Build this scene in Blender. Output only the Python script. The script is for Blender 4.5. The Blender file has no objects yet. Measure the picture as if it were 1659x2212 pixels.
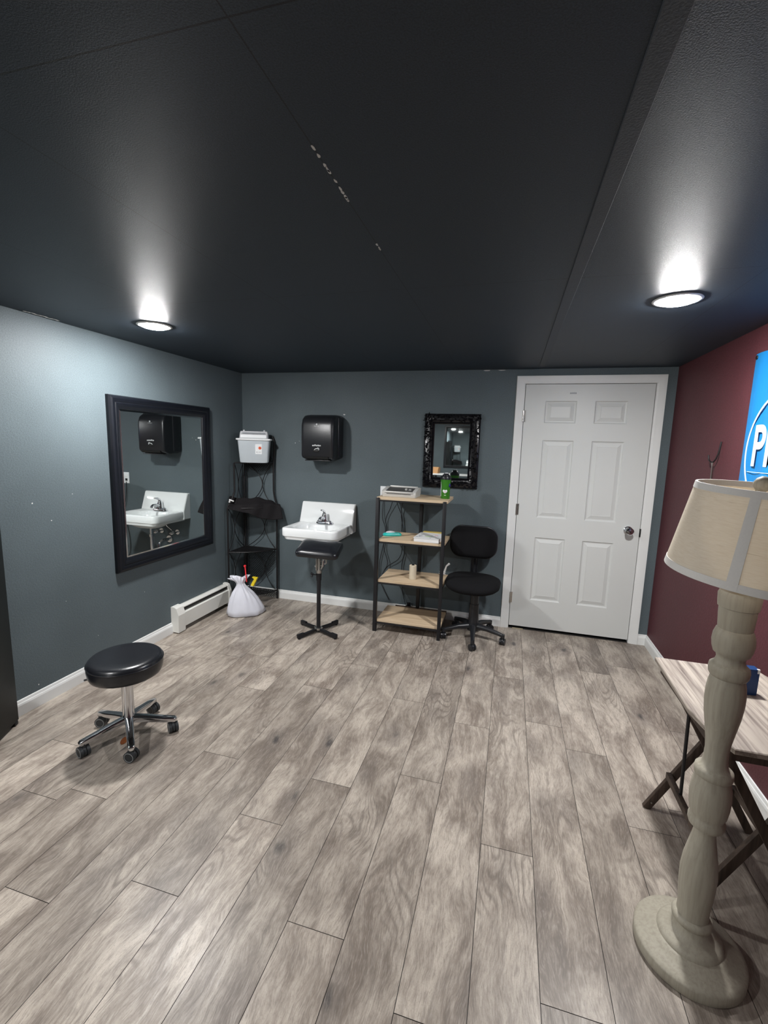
import bpy, bmesh, math, random
from math import sin, cos, pi, radians, sqrt
from mathutils import Vector, Matrix
random.seed(7)
sc = bpy.context.scene
COL = sc.collection

# ------------------------------------------------------------------ camera, world, exposure
CAMP = (2.51527, -3.90008, 1.53287)
RT, DN, FW = ((0.962631, 0.269213, 0.029444), (0.067437, -0.132986, -0.988821), (-0.262288, 0.953855, -0.146172))
cd = bpy.data.cameras.new('camera')
cd.sensor_fit = 'HORIZONTAL'; cd.sensor_width = 36.0
cd.lens = 973.94 * 36.0 / 1659.0
cd.clip_start = 0.02; cd.clip_end = 60
cam = bpy.data.objects.new('camera', cd); COL.objects.link(cam)
cam.matrix_world = Matrix(((RT[0], -DN[0], -FW[0], CAMP[0]), (RT[1], -DN[1], -FW[1], CAMP[1]),
                           (RT[2], -DN[2], -FW[2], CAMP[2]), (0, 0, 0, 1)))
sc.camera = cam
w = bpy.data.worlds.new('world'); sc.world = w; w.use_nodes = True
w.node_tree.nodes['Background'].inputs[0].default_value = (0.02, 0.025, 0.03, 1)
w.node_tree.nodes['Background'].inputs[1].default_value = 0.3
sc.view_settings.view_transform = 'Standard'
sc.view_settings.look = 'None'
sc.view_settings.gamma = 1.0
sc.view_settings.use_curve_mapping = False
sc.view_settings.exposure = 1.5
LAMP_L = 300.0            # radiance of every recessed lamp lens
LAMPS = [(0.51, -1.66), (3.14, -1.66), (0.51, -4.05), (0.51, -6.5)]
try:
    sc.cycles.max_bounces = 8; sc.cycles.diffuse_bounces = 5; sc.cycles.glossy_bounces = 5
    sc.cycles.sample_clamp_indirect = 8.0
    sc.cycles.use_denoising = True
except Exception:
    pass

W = 3.667; H = 2.17; YR = -8.2     # room width, ceiling height, rear wall

# ------------------------------------------------------------------ node helper
class Mt:
    def __init__(s, name, col=(.5, .5, .5), rough=.5, metal=0., spec=.5, **kw):
        s.m = bpy.data.materials.new(name); s.m.use_nodes = True
        s.nt = s.m.node_tree; s.b = s.nt.nodes['Principled BSDF']
        s.set('Base Color', (*col, 1)); s.set('Roughness', rough); s.set('Metallic', metal)
        s.set('Specular IOR Level', spec)
        for k, v in kw.items(): s.set(k.replace('_', ' '), v)
        s._tc = None
    def set(s, k, v):
        if isinstance(v, bpy.types.NodeSocket): s.nt.links.new(v, s.b.inputs[k])
        else: s.b.inputs[k].default_value = v
    def n(s, t, ins=None, **kw):
        nd = s.nt.nodes.new(t)
        for k, v in kw.items(): setattr(nd, k, v)
        for k, v in (ins or {}).items():
            if isinstance(v, bpy.types.NodeSocket): s.nt.links.new(v, nd.inputs[k])
            else: nd.inputs[k].default_value = v
        return nd
    def obj(s):
        return s.n('ShaderNodeTexCoord').outputs['Object']
    def geo(s):
        return s.n('ShaderNodeNewGeometry').outputs['Position']
    def mp(s, v, scale=(1, 1, 1), rot=(0, 0, 0), loc=(0, 0, 0)):
        return s.n('ShaderNodeMapping', {'Vector': v, 'Scale': scale, 'Rotation': rot, 'Location': loc}).outputs[0]
    def noise(s, v, scale, detail=3, rough=.5, dist=0.):
        return s.n('ShaderNodeTexNoise', {'Vector': v, 'Scale': scale, 'Detail': detail, 'Roughness': rough, 'Distortion': dist}).outputs[0]
    def mth(s, op, a, b=0., c=0.):
        nd = s.n('ShaderNodeMath', operation=op)
        for i, v in enumerate((a, b, c)):
            if isinstance(v, bpy.types.NodeSocket): s.nt.links.new(v, nd.inputs[i])
            else: nd.inputs[i].default_value = v
        return nd.outputs[0]
    def rng(s, v, a, b, c=0., d=1.):
        return s.n('ShaderNodeMapRange', {'Value': v, 'From Min': a, 'From Max': b, 'To Min': c, 'To Max': d}).outputs[0]
    def mix(s, f, a, b, bt='MIX'):
        nd = s.n('ShaderNodeMix', data_type='RGBA', blend_type=bt)
        for i, v in ((0, f), (6, a), (7, b)):
            if isinstance(v, bpy.types.NodeSocket): s.nt.links.new(v, nd.inputs[i])
            elif i == 0: nd.inputs[i].default_value = v
            else: nd.inputs[i].default_value = (*v, 1) if len(v) == 3 else v
        return nd.outputs[2]
    def bump(s, h, strength=.2, dist=.01):
        s.set('Normal', s.n('ShaderNodeBump', {'Height': h, 'Strength': strength, 'Distance': dist}).outputs[0])

def simple(name, col, rough=.5, metal=0., spec=.5, nscale=0, var=.12, bump=0., **kw):
    m = Mt(name, col, rough, metal, spec, **kw)
    if nscale:
        f = m.noise(m.obj(), nscale, 4, .6)
        a = tuple(c * (1 - var) for c in col); b = tuple(min(1, c * (1 + var)) for c in col)
        m.set('Base Color', m.mix(f, a, b))
        if bump: m.bump(f, bump, .004)
    return m.m

def wall_mat(name, col, bump=.35, spec=.25, rough=.55, var=.18):
    m = Mt(name, col, rough, 0, spec)
    g = m.geo()
    big = m.noise(g, 2.3, 3, .5)
    fine = m.noise(g, 260, 3, .7)
    peel = m.noise(g, 95, 2, .5)
    a = tuple(c * (1 - var) for c in col); b = tuple(c * (1 + var) for c in col)
    c1 = m.mix(big, a, b)
    c2 = m.mix(m.rng(fine, .35, .65), (.72, .72, .72), (1.28, 1.28, 1.28))
    m.set('Base Color', m.mix(1.0, c1, c2, 'MULTIPLY'))
    m.bump(peel, bump, .003)
    return m.m

# ------------------------------------------------------------------ materials
M = {}
M['wall'] = wall_mat('slate wall paint', (.099, .125, .137))
M['wallred'] = wall_mat('maroon wall paint', (.088, .026, .032))
def ceil_mat():
    m = Mt('black ceiling paint', (.03, .033, .038), .5, 0, .34)
    g = m.geo(); f = m.noise(g, 300, 3, .7); big = m.noise(g, 1.5, 2)
    base = m.mix(m.rng(f, .3, .7), (.012, .018, .026), (.032, .046, .064))
    sx = m.n('ShaderNodeSeparateXYZ', {0: g})
    def near(sock, vals, wd):
        acc = None
        for v in vals:
            t = m.mth('LESS_THAN', m.mth('ABSOLUTE', m.mth('SUBTRACT', sock, v)), wd)
            acc = t if acc is None else m.mth('MAXIMUM', acc, t)
        return acc
    seam = m.mth('MAXIMUM', near(sx.outputs[0], (.19, .815, 1.437, 2.056, 3.315), .0016), near(sx.outputs[1], (-.77, -1.99, -3.21, -4.43, -5.65), .0018))
    m.set('Base Color', m.mix(m.mth('MULTIPLY', seam, .75), base, (.003, .003, .004)))
    m.bump(m.mth('SUBTRACT', f, m.mth('MULTIPLY', seam, 2.0)), .35, .003)
    return m.m
M['ceil'] = ceil_mat()
M['batten'] = simple('charcoal painted batten', (.055, .064, .074), .6, 0, .3, 200, .25, .2)
M['white'] = simple('white trim paint', (.74, .75, .74), .38, 0, .4, 6, .04)
M['door'] = simple('white door paint', (.635, .65, .635), .42, 0, .4, 3, .03, .02)
M['heater'] = simple('white enamel steel', (.74, .74, .70), .4, 0, .4, 5, .04)
M['black'] = simple('matte black paint', (.010, .010, .012), .45, 0, .4, 60, .3, .1)
M['blackiron'] = simple('black wrought iron', (.012, .011, .012), .5, .3, .4, 80, .4, .2)
M['blackplastic'] = simple('black plastic', (.013, .014, .017), .33, 0, .5, 120, .2, .08)
M['slot'] = simple('dark recess', (.003, .003, .003), .6)
M['frame'] = simple('black lacquer frame', (.004, .005, .008), .38, 0, .35, 25, .4, .1)
M['carved'] = simple('carved black lacquer', (.006, .006, .008), .24, 0, .6, 60, .4, .2)
M['mirror'] = simple('mirror silvering', (.86, .90, .89), .015, 1.0)
M['bevelglass'] = simple('bevelled mirror edge', (.75, .78, .80), .12, 1.0)
M['porcelain'] = simple('white porcelain', (.78, .80, .80), .1, 0, .6, 3, .02)
M['chrome'] = simple('chrome', (.72, .73, .75), .12, 1.0, .5, 30, .05)
M['steel'] = simple('brushed steel', (.55, .54, .52), .3, 1.0, .5, 60, .15)
M['nickel'] = simple('satin nickel', (.55, .53, .50), .22, 1.0, .5, 40, .1)
M['vinyl'] = simple('black vinyl upholstery', (.010, .011, .014), .27, 0, .55, 90, .3, .06)
M['fabric'] = simple('black woven fabric', (.008, .008, .009), .95, 0, .15, 300, .5, .5)
M['rubber'] = simple('dark grey caster rubber', (.025, .028, .03), .5, 0, .4, 60, .3)
M['greyring'] = simple('grey caster rim', (.22, .23, .23), .45)
M['cloth'] = simple('black cloth', (.009, .008, .009), .85, 0, .2, 120, .5, .3)
M['paper'] = simple('white paper', (.78, .78, .77), .6, 0, .3, 20, .04)
M['label'] = simple('white print', (.75, .77, .78), .5)
M['dim'] = simple('grey print', (.25, .27, .29), .5)
M['red'] = simple('red plastic', (.75, .03, .04), .35, 0, .5, 20, .1)
M['yellow'] = simple('yellow plastic', (.80, .62, .02), .4, 0, .5, 20, .1)
M['teal'] = simple('teal plastic', (.03, .55, .50), .3, 0, .5, 20, .15)
M['green'] = simple('green tumbler enamel', (.035, .19, .012), .35, 0, .5, 30, .12)
M['orange'] = simple('orange sticker', (.80, .10, .02), .5)
M['blueb'] = simple('blue card box', (.005, .035, .13), .45, 0, .4, 30, .1)
M['navy'] = simple('navy sticker', (.02, .02, .2), .5)
M['pink'] = simple('pink print', (.7, .35, .45), .5)
M['silver'] = simple('silver plastic', (.62, .61, .58), .35, .2, .5, 40, .06)
M['darkgrey'] = simple('charcoal plastic panel', (.06, .058, .055), .45, 0, .4, 80, .3)
M['bag'] = simple('thin white plastic', (.72, .73, .80), .38, 0, .4, 9, .08, .25, Transmission_Weight=.12)
M['clearp'] = simple('translucent polypropylene', (.62, .68, .72), .35, 0, .45, 5, .08, Transmission_Weight=.25)
M['clearlid'] = simple('clear plastic lid', (.55, .56, .58), .25, 0, .5, 40, .2)
M['tan'] = simple('tan cardboard', (.55, .30, .14), .7, 0, .2, 15, .15)
M['leaf'] = simple('dry brown leaf', (.16, .05, .015), .7, 0, .2, 60, .3)
M['brass'] = simple('bare threshold wood', (.42, .36, .24), .6, 0, .3, 30, .3)
M['fin'] = simple('aluminium fin', (.5, .5, .5), .4, 1.0)
M['roll'] = simple('cream paper roll', (.62, .55, .43), .75, 0, .2, 60, .1)
M['yfolder'] = simple('yellow folder', (.55, .42, .12), .6)
M['chip'] = simple('chipped paint white', (.62, .62, .60), .7)
def emis(name, col, st):
    m = bpy.data.materials.new(name); m.use_nodes = True; nt = m.node_tree; nt.nodes.clear()
    e = nt.nodes.new('ShaderNodeEmission'); o = nt.nodes.new('ShaderNodeOutputMaterial')
    e.inputs[0].default_value = (*col, 1); e.inputs[1].default_value = st
    nt.links.new(e.outputs[0], o.inputs[0]); return m
M['lens'] = emis('lit lamp lens', (1.0, .99, .985), LAMP_L)

def floor_mat():
    m = Mt('grey oak laminate', (.3, .27, .24), .36, 0, .35)
    uv = m.n('ShaderNodeUVMap', uv_map='grain').outputs[0]
    tone = m.n('ShaderNodeAttribute', attribute_name='tone').outputs['Fac']
    # slow wandering of the grain
    warp = m.n('ShaderNodeTexNoise', {'Vector': m.mp(uv, (3.2, 1.6, 1)), 'Scale': 1.5, 'Detail': 3.0, 'Roughness': .5})
    sep = m.n('ShaderNodeSeparateColor', {0: warp.outputs['Color']})
    off = m.n('ShaderNodeCombineXYZ', {0: m.mth('MULTIPLY', m.mth('SUBTRACT', sep.outputs[0], .5), .13), 1: 0.0})
    v = m.n('ShaderNodeVectorMath', {0: uv, 1: off.outputs[0]}, operation='ADD').outputs[0]
    blotch = m.noise(m.mp(v, (6.0, 2.6, 1)), 1.2, 4, .6, .5)
    streak = m.noise(m.mp(v, (48, 5.0, 1)), 1.0, 4, .7)
    fine = m.noise(m.mp(v, (260, 30, 1)), 1.0, 2, .7)
    grit = m.noise(m.mp(uv, (420, 200, 1)), 1.0, 1, .7)
    # cathedral figure from contour lines of a stretched noise
    cn = m.noise(m.mp(v, (6.0, 1.1, 1)), 1.0, 1, .35)
    con = m.mth('SINE', m.mth('MULTIPLY', m.mth('ADD', cn, m.mth('MULTIPLY', fine, .006)), 165))
    cmask = m.rng(m.noise(m.mp(uv, (3.4, 1.6, 1), loc=(7, 3, 0)), 1.0, 1), .54, .64)
    cont = m.mth('MULTIPLY', m.rng(con, .25, 1.0), cmask)
    # knots
    kv = m.n('ShaderNodeTexVoronoi', {'Vector': m.mp(v, (7.0, 3.4, 1)), 'Scale': 1.0, 'Randomness': 1.0})
    keep = m.mth('GREATER_THAN', m.n('ShaderNodeSeparateColor', {0: kv.outputs['Color']})  .outputs[0], .44)
    kd = m.mth('ADD', kv.outputs['Distance'], m.mth('MULTIPLY', m.mth('SUBTRACT', streak, .5), .16))
    knot = m.mth('MULTIPLY', m.rng(kd, .15, .05), keep)
    halo = m.mth('MULTIPLY', m.rng(kd, .55, .08), keep)
    c = m.mix(m.rng(blotch, .38, .62), (.485, .425, .36), (.205, .168, .138))
    c = m.mix(m.mth('MULTIPLY', m.rng(streak, .48, .68), .60), c, (.165, .138, .118))
    c = m.mix(m.mth('MULTIPLY', m.rng(streak, .50, .28), .45), c, (.53, .475, .415))
    c = m.mix(m.mth('MULTIPLY', halo, .55), c, (.125, .105, .095))
    c = m.mix(m.mth('MULTIPLY', cont, .62), c, (.150, .125, .105))
    c = m.mix(m.mth('MULTIPLY', knot, .9), c, (.045, .042, .044))
    c = m.mix(m.mth('MULTIPLY', m.rng(fine, .5, .72), .50), c, (.14, .118, .10))
    c = m.mix(m.mth('MULTIPLY', m.rng(fine, .5, .3), .25), c, (.58, .53, .47))
    c = m.mix(m.mth('MULTIPLY', m.rng(grit, .55, .7), .30), c, (.16, .14, .12))
    tn = m.n('ShaderNodeCombineColor', {0: tone, 1: tone, 2: tone}).outputs[0]
    c = m.mix(1.0, c, tn, 'MULTIPLY')
    m.set('Base Color', c)
    m.set('Roughness', m.rng(streak, .2, .8, .30, .44))
    m.bump(m.mth('ADD', fine, streak), .12, .002)
    return m.m
M['floor'] = floor_mat()

def wood(name, light, dark, axis=0, rough=.5, sc_=1.0):
    m = Mt(name, light, rough, 0, .3)
    s = [70 * sc_] * 3; s[axis] = 3.0 * sc_
    s2 = [9 * sc_] * 3; s2[axis] = 1.2 * sc_
    o = m.obj()
    st = m.noise(m.mp(o, tuple(s)), 1.0, 3, .6, .3)
    bl = m.noise(m.mp(o, tuple(s2)), 1.0, 3, .5, .8)
    c = m.mix(m.rng(st, .42, .72), light, dark)
    c = m.mix(m.mth('MULTIPLY', m.rng(bl, .5, .75), .6), c, dark)
    m.set('Base Color', c); m.bump(st, .15, .002)
    return m.m
M['shelfwood'] = wood('pale oak board', (.66, .52, .36), (.52, .38, .24), 0)
M['tablewood'] = wood('grey washed oak top', (.47, .415, .355), (.15, .12, .105), 1, .5)
M['legwood'] = wood('dark brown leg wood', (.085, .060, .046), (.035, .025, .020), 2, .6)
M['lampwood'] = wood('weathered grey-brown turned wood', (.40, .37, .30), (.325, .295, .235), 2, .5, 1.6)
def shade_mat(name, a, b):
    m = Mt(name, a, .85, 0, .15, Subsurface_Weight=0.0)
    o = m.obj()
    th = m.noise(m.mp(o, (40, 40, 420)), 1.0, 2, .6)
    slub = m.noise(m.mp(o, (14, 14, 260)), 1.0, 2, .6)
    c = m.mix(m.rng(th, .35, .7), a, b)
    c = m.mix(m.mth('MULTIPLY', m.rng(slub, .68, .74), .28), c, (.45, .34, .2))
    m.set('Base Color', c); m.bump(th, .2, .001)
    tr = m.n('ShaderNodeBsdfTranslucent', {'Color': c}); mx = m.n('ShaderNodeMixShader', {0: .30, 1: m.b.outputs[0], 2: tr.outputs[0]})
    m.nt.links.new(mx.outputs[0], m.nt.nodes['Material Output'].inputs[0])
    return m.m
M['shade'] = shade_mat('cream linen', (.90, .83, .71), (.84, .76, .63))
M['shadetrim'] = simple('pale ribbon trim', (.72, .70, .67), .8, 0, .2, 200, .06)
M['banner'] = simple('sky blue vinyl banner', (.010, .17, .43), .45, 0, .3, 4, .1)
M['bannerwhite'] = simple('white banner print', (.50, .60, .72), .5)
M['screen'] = simple('black lacquered panel', (.006, .008, .008), .5, 0, .3, 5, .6, .25)

# ------------------------------------------------------------------ object helpers
def setp(o, label=None, cat=None, group=None, kind=None):
    if label: o['label'] = label
    if cat: o['category'] = cat
    if group: o['group'] = group
    if kind: o['kind'] = kind
    return o
def thing(name, label, cat, loc=(0, 0, 0), rot=(0, 0, 0), group=None):
    o = bpy.data.objects.new(name, None); COL.objects.link(o)
    o.empty_display_size = .1
    o.location = loc; o.rotation_euler = rot if hasattr(rot, '__len__') else (0, 0, rot)
    return setp(o, label, cat, group)
def obj(name, B, m, parent=None, smooth=True, label=None, ang=38):
    bm = B.bm
    bmesh.ops.recalc_face_normals(bm, faces=bm.faces)
    if smooth:
        lim = radians(ang)
        for f in bm.faces: f.smooth = True
        for e in bm.edges:
            if len(e.link_faces) == 2 and e.calc_face_angle(0) > lim: e.smooth = False
    me = bpy.data.meshes.new(name); bm.to_mesh(me); bm.free()
    for mm in (m if isinstance(m, (list, tuple)) else [m]):
        me.materials.append(M[mm] if isinstance(mm, str) else mm)
    o = bpy.data.objects.new(name, me); COL.objects.link(o)
    if parent: o.parent = parent
    if label: o['label'] = label
    return o
def struct(name, B, m, smooth=False, parent=None):
    o = obj(name, B, m, parent, smooth)
    if parent is None: o['kind'] = 'structure'
    return o

class B:
    def __init__(s): s.bm = bmesh.new()
    def box(s, c, d, rot=None, bev=0., seg=2):
        r = bmesh.ops.create_cube(s.bm, size=1)
        vs = r['verts']
        bmesh.ops.scale(s.bm, vec=d, verts=vs)
        if bev:
            es = list({e for v in vs for e in v.link_edges})
            rr = bmesh.ops.bevel(s.bm, geom=es, offset=bev, segments=seg, affect='EDGES', profile=.5)
            vs = list({v for f in rr['faces'] for v in f.verts} | {v for v in vs if v.is_valid})
        mt = Matrix.Translation(c)
        if rot is not None: mt = mt @ (rot if isinstance(rot, Matrix) else Matrix.Rotation(rot, 4, 'Z'))
        bmesh.ops.transform(s.bm, matrix=mt, verts=vs)
        return s
    def b2(s, x0, x1, y0, y1, z0, z1, bev=0.):
        return s.box(((x0 + x1) / 2, (y0 + y1) / 2, (z0 + z1) / 2), (abs(x1 - x0), abs(y1 - y0), abs(z1 - z0)), None, bev)
    def bar(s, p, q, w_, t_, up=(0, 0, 1), bev=0.):
        p = Vector(p); q = Vector(q); d = (q - p); L = d.length; z = d.normalized()
        x = Vector(up).cross(z)
        if x.length < 1e-4: x = Vector((1, 0, 0)).cross(z)
        x.normalize(); y = z.cross(x)
        R_ = Matrix((x, y, z)).transposed().to_4x4()
        return s.box((p + q) / 2, (w_, t_, L), R_, bev)
    def cyl(s, p, q, r, r2=None, n=20):
        p = Vector(p); q = Vector(q); d = q - p
        mt = Matrix.Translation((p + q) / 2) @ d.to_track_quat('Z', 'Y').to_matrix().to_4x4()
        bmesh.ops.create_cone(s.bm, cap_ends=True, segments=n, radius1=r, radius2=r if r2 is None else r2, depth=d.length, matrix=mt)
        return s
    def sph(s, c, r, sc_=(1, 1, 1), u=16, v=10, rot=None):
        mt = Matrix.Translation(c) @ (rot or Matrix.Identity(4)) @ Matrix.Diagonal((*sc_, 1))
        bmesh.ops.create_uvsphere(s.bm, u_segments=u, v_segments=v, radius=r, matrix=mt); return s
    def tube(s, pts, r, n=8, closed=False):
        pts = [Vector(p) for p in pts]; N = len(pts); rings = []
        prev = None
        for i in range(N):
            if closed: t = pts[(i + 1) % N] - pts[i - 1]
            else: t = pts[min(i + 1, N - 1)] - pts[max(i - 1, 0)]
            t.normalize()
            if prev is None:
                a = Vector((0, 0, 1)) if abs(t.z) < .9 else Vector((1, 0, 0))
                x = a.cross(t).normalized()
            else:
                x = (prev - t * prev.dot(t)).normalized()
            prev = x; y = t.cross(x)
            rr = r[i] if hasattr(r, '__len__') else r
            rings.append([s.bm.verts.new(pts[i] + (x * cos(2 * pi * k / n) + y * sin(2 * pi * k / n)) * rr) for k in range(n)])
        M_ = N if closed else N - 1
        for i in range(M_):
            a, b = rings[i], rings[(i + 1) % N]
            for k in range(n): s.bm.faces.new((a[k], a[(k + 1) % n], b[(k + 1) % n], b[k]))
        if not closed:
            s.bm.faces.new(rings[0]); s.bm.faces.new(rings[-1][::-1])
        return s
    def loft(s, loops, cap0=True, cap1=True):
        rs = [[s.bm.verts.new(p) for p in L] for L in loops]; n = len(rs[0])
        for a, b in zip(rs, rs[1:]):
            for k in range(n): s.bm.faces.new((a[k], a[(k + 1) % n], b[(k + 1) % n], b[k]))
        if cap0: s.bm.faces.new(rs[0][::-1])
        if cap1: s.bm.faces.new(rs[-1])
        return s
    def lathe(s, prof, c=(0, 0, 0), n=40, cap=True):
        return s.loft([[(c[0] + r * cos(2 * pi * k / n), c[1] + r * sin(2 * pi * k / n), c[2] + z) for k in range(n)] for z, r in prof], cap, cap)
    def poly(s, pts, d):
        """extrude planar polygon pts by vector d"""
        d = Vector(d); a = [Vector(p) for p in pts]
        return s.loft([a, [p + d for p in a]])
    def face(s, pts):
        s.bm.faces.new([s.bm.verts.new(p) for p in pts]); return s
    def xf(s, mt):
        bmesh.ops.transform(s.bm, matrix=mt, verts=s.bm.verts); return s

def rr(cx, cy, z, a, b, r, k=6):
    """rounded rectangle loop, 4(k+1) points"""
    r = min(r, a * .999, b * .999); out = []
    for q, (sx, sy) in enumerate(((1, 1), (-1, 1), (-1, -1), (1, -1))):
        for i in range(k + 1):
            t = pi / 2 * (q + i / k)
            out.append((cx + sx * (a - r) + r * cos(t), cy + sy * (b - r) + r * sin(t), z))
    return out
def arc(c, r, a0, a1, n, u=(1, 0, 0), v=(0, 1, 0)):
    u = Vector(u); v = Vector(v); c = Vector(c)
    return [c + u * r * cos(a0 + (a1 - a0) * i / n) + v * r * sin(a0 + (a1 - a0) * i / n) for i in range(n + 1)]
def text(name, body, size, mtx, m, parent, ext=.0006, align='CENTER', bold=False):
    cu = bpy.data.curves.new(name, 'FONT'); cu.body = body; cu.size = size; cu.extrude = ext
    cu.align_x = align; cu.align_y = 'CENTER'
    if bold: cu.offset = size * .02
    t = bpy.data.objects.new(name, cu); COL.objects.link(t)
    bpy.context.view_layer.update()
    me = bpy.data.meshes.new_from_object(t.evaluated_get(bpy.context.evaluated_depsgraph_get()))
    bpy.data.objects.remove(t)
    me.transform(mtx); me.name = name
    me.materials.clear(); me.materials.append(M[m])
    o = bpy.data.objects.new(name, me); COL.objects.link(o); o.parent = parent
    return o
RX90 = Matrix.Rotation(pi / 2, 4, 'X')          # text facing -Y
T = Matrix.Translation

# ================================================================== SETTING
# floor planks, one mesh
PW, PL = .1945, 1.375
joint = {-8: -2.609, -6: -2.947, -5: -2.157, -3: -2.44, -2: -2.166, -1: -2.767, 0: -2.015, 1: -2.90, 2: -2.285, 3: -2.76, 5: -2.015}
fb = B(); bm = fb.bm
luv = bm.loops.layers.uv.new('grain'); lt = bm.faces.layers.float.new('tone')
rf = random.Random(11)
g = .0010
for k in range(-11, 9):
    x0 = 2.115 + k * PW; x1 = x0 + PW
    y = joint.get(k, -2.0 - rf.random() * PL)
    while y > YR: y -= PL
    while y < 0:
        ya, yb = max(y, YR), min(y + PL, 0); xa, xb = max(x0, 0), min(x1, W)
        if xb > xa and yb > ya:
            vs = [bm.verts.new(p) for p in ((xa + g, ya + g, 0), (xb - g, ya + g, 0), (xb - g, yb - g, 0), (xa + g, yb - g, 0))]
            f = bm.faces.new(vs); f[lt] = rf.uniform(.82, 1.10)
            ox, oy = rf.uniform(0, 50), rf.uniform(0, 50)
            for l in f.loops: l[luv].uv = (l.vert.co.x - x0 + ox, l.vert.co.y + oy)
            f.material_index = 0
        y += PL
vs = [bm.verts.new(p) for p in ((-.1, YR - .1, -.003), (W + .1, YR - .1, -.003), (W + .1, .1, -.003), (-.1, .1, -.003))]
f = bm.faces.new(vs); f.material_index = 1; f[lt] = 1
struct('floor', fb, ['floor', 'slot'])

struct('ceiling', B().b2(-.1, W + .1, YR - .1, .1, H, H + .1), 'ceil')
struct('trim_1', B().b2(2.68, 2.722, YR, -.12, H - .006, H + .002, .001), 'batten')['label'] = 'flat black batten along the ceiling seam'
DX0, DX1 = 2.596, 3.528          # door slab
wb = B()
wb.b2(-.1, DX0 - .01, 0, .1, -.05, H + .05).b2(DX1 + .01, W + .1, 0, .1, -.05, H + .05).b2(DX0 - .01, DX1 + .01, 0, .1, 2.06, H + .05)
wb.b2(DX0 - .01, DX1 + .01, .09, .1, 0, 2.06)
wall_back = struct('wall_back', wb, 'wall')
wall_left = struct('wall_left', B().b2(-.1, 0, YR - .1, 0, -.05, H + .05), 'wall')
wall_right = struct('wall_right', B().b2(W, W + .1, YR - .1, .0, -.05, H + .05), 'wallred')
struct('wall_rear', B().b2(-.1, W + .1, YR - .1, YR, -.05, H + .05), 'wall')

def baseboard(name, p, q, nrm):
    """profiled board from p to q on the floor, thickness towards nrm"""
    p = Vector((*p, 0)); q = Vector((*q, 0)); n = Vector((*nrm, 0))
    prof = [(0, 0), (.015, 0), (.015, .058), (.012, .068), (.009, .071), (.006, .084), (0, .086)]
    b = B(); b.loft([[pt + n * a + Vector((0, 0, h)) for a, h in prof] for pt in (p, q)])
    return struct(name, b, 'white')
baseboard('baseboard_left', (0, -2.6), (0, -1.0), (1, 0))
baseboard('baseboard_back', (.0, 0), (2.532, 0), (0, -1))
baseboard('baseboard_right', (W, 0), (W, YR), (-1, 0))
baseboard('baseboard_corner', (3.60, 0), (W, 0), (0, -1))
baseboard('baseboard_rear', (0, YR), (W, YR), (0, 1))

def chips(name, parent, pts, ax, val, sgn):
    b = B(); r_ = random.Random(3)
    for (u, v, su, sv) in pts:
        n = 7; ring = []
        for i in range(n):
            t = 2 * pi * i / n; k = r_.uniform(.6, 1.2)
            a, c = u + su * k * cos(t), v + sv * k * sin(t)
            ring.append((val, a, c) if ax == 0 else ((a, val, c) if ax == 1 else (a, c, val)))
        d = [0, 0, 0]; d[ax] = sgn * .0008
        b.poly(ring, d)
    return obj(name, b, 'chip', parent, False)
chips('paint_chips', wall_left, [(-2.05, 1.16, .004, .006), (-1.95, 1.05, .004, .003), (-1.81, 1.19, .003, .002), (-2.1, .12, .004, .004), (-1.9, .55, .002, .002), (-1.3, .42, .003, .002), (-1.7, .25, .002, .003)], 0, 0, 1)
chips('paint_chips', wall_back, [(.56, 1.53, .004, .006), (1.045, 1.797, .01, .006), (.60, 1.55, .003, .002), (2.28, 2.163, .04, .004), (2.40, 2.163, .03, .003)], 1, 0, -1)
ceil = bpy.data.objects['ceiling']
dsh = [(2.056, y, .0035, .009 if i % 3 else .013) for i, y in enumerate((-2.90, -2.87, -2.835, -2.82, -2.81, -2.77, -2.735, -2.72, -2.70, -2.69, -2.68, -2.41, -2.385, -2.375))]
chips('paint_chips', ceil, dsh, 2, H, -1)
chips('scraped_seam', ceil, [(.02 + (i % 3) * .004, -2.02 + i * .02, .006, .014) for i in range(10)], 2, H, -1)

# ------------------------------------------------------------------ door
door = thing('door_1', None, None, (DX0, 0, 0)); door['kind'] = 'structure'
DWd = DX1 - DX0; ZB, ZT = .026, 2.05
def door_slab():
    b = B()
    cols = [(.157, .393), (.525, .757)]; rows = [(.270, .812), (.980, 1.613), (1.748, 1.922)]
    xs = sorted({0, DWd, *[v for c in cols for v in c]}); zs = sorted({ZB, ZT, *[v for r_ in rows for v in r_]})
    yf = -.004
    for i in range(len(xs) - 1):
        for j in range(len(zs) - 1):
            x0, x1, z0, z1 = xs[i], xs[i + 1], zs[j], zs[j + 1]
            if (x0, x1) in cols and (z0, z1) in rows:
                def R_(o, y): return [(x0 + o, y, z0 + o), (x1 - o, y, z0 + o), (x1 - o, y, z1 - o), (x0 + o, y, z1 - o)]
                b.loft([R_(0, yf), R_(.008, yf + .009), R_(.016, yf + .010), R_(.044, yf + .002), R_(.048, yf + .003)], False, True)
            else:
                b.face([(x0, yf, z0), (x1, yf, z0), (x1, yf, z1), (x0, yf, z1)])
    bmesh.ops.remove_doubles(b.bm, verts=b.bm.verts, dist=1e-5)
    b.face([(0, .036, ZB), (0, .036, ZT), (DWd, .036, ZT), (DWd, .036, ZB)])
    b.face([(0, yf, ZB), (0, .036, ZB), (DWd, .036, ZB), (DWd, yf, ZB)])
    b.face([(0, yf, ZT), (0, .036, ZT), (DWd, .036, ZT), (DWd, yf, ZT)])
    b.face([(0, yf, ZB), (0, yf, ZT), (0, .036, ZT), (0, .036, ZB)]); b.face([(DWd, yf, ZB), (DWd, yf, ZT), (DWd, .036, ZT), (DWd, .036, ZB)])
    return b
slab = obj('door_panel', door_slab(), 'door', door, False)
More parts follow.
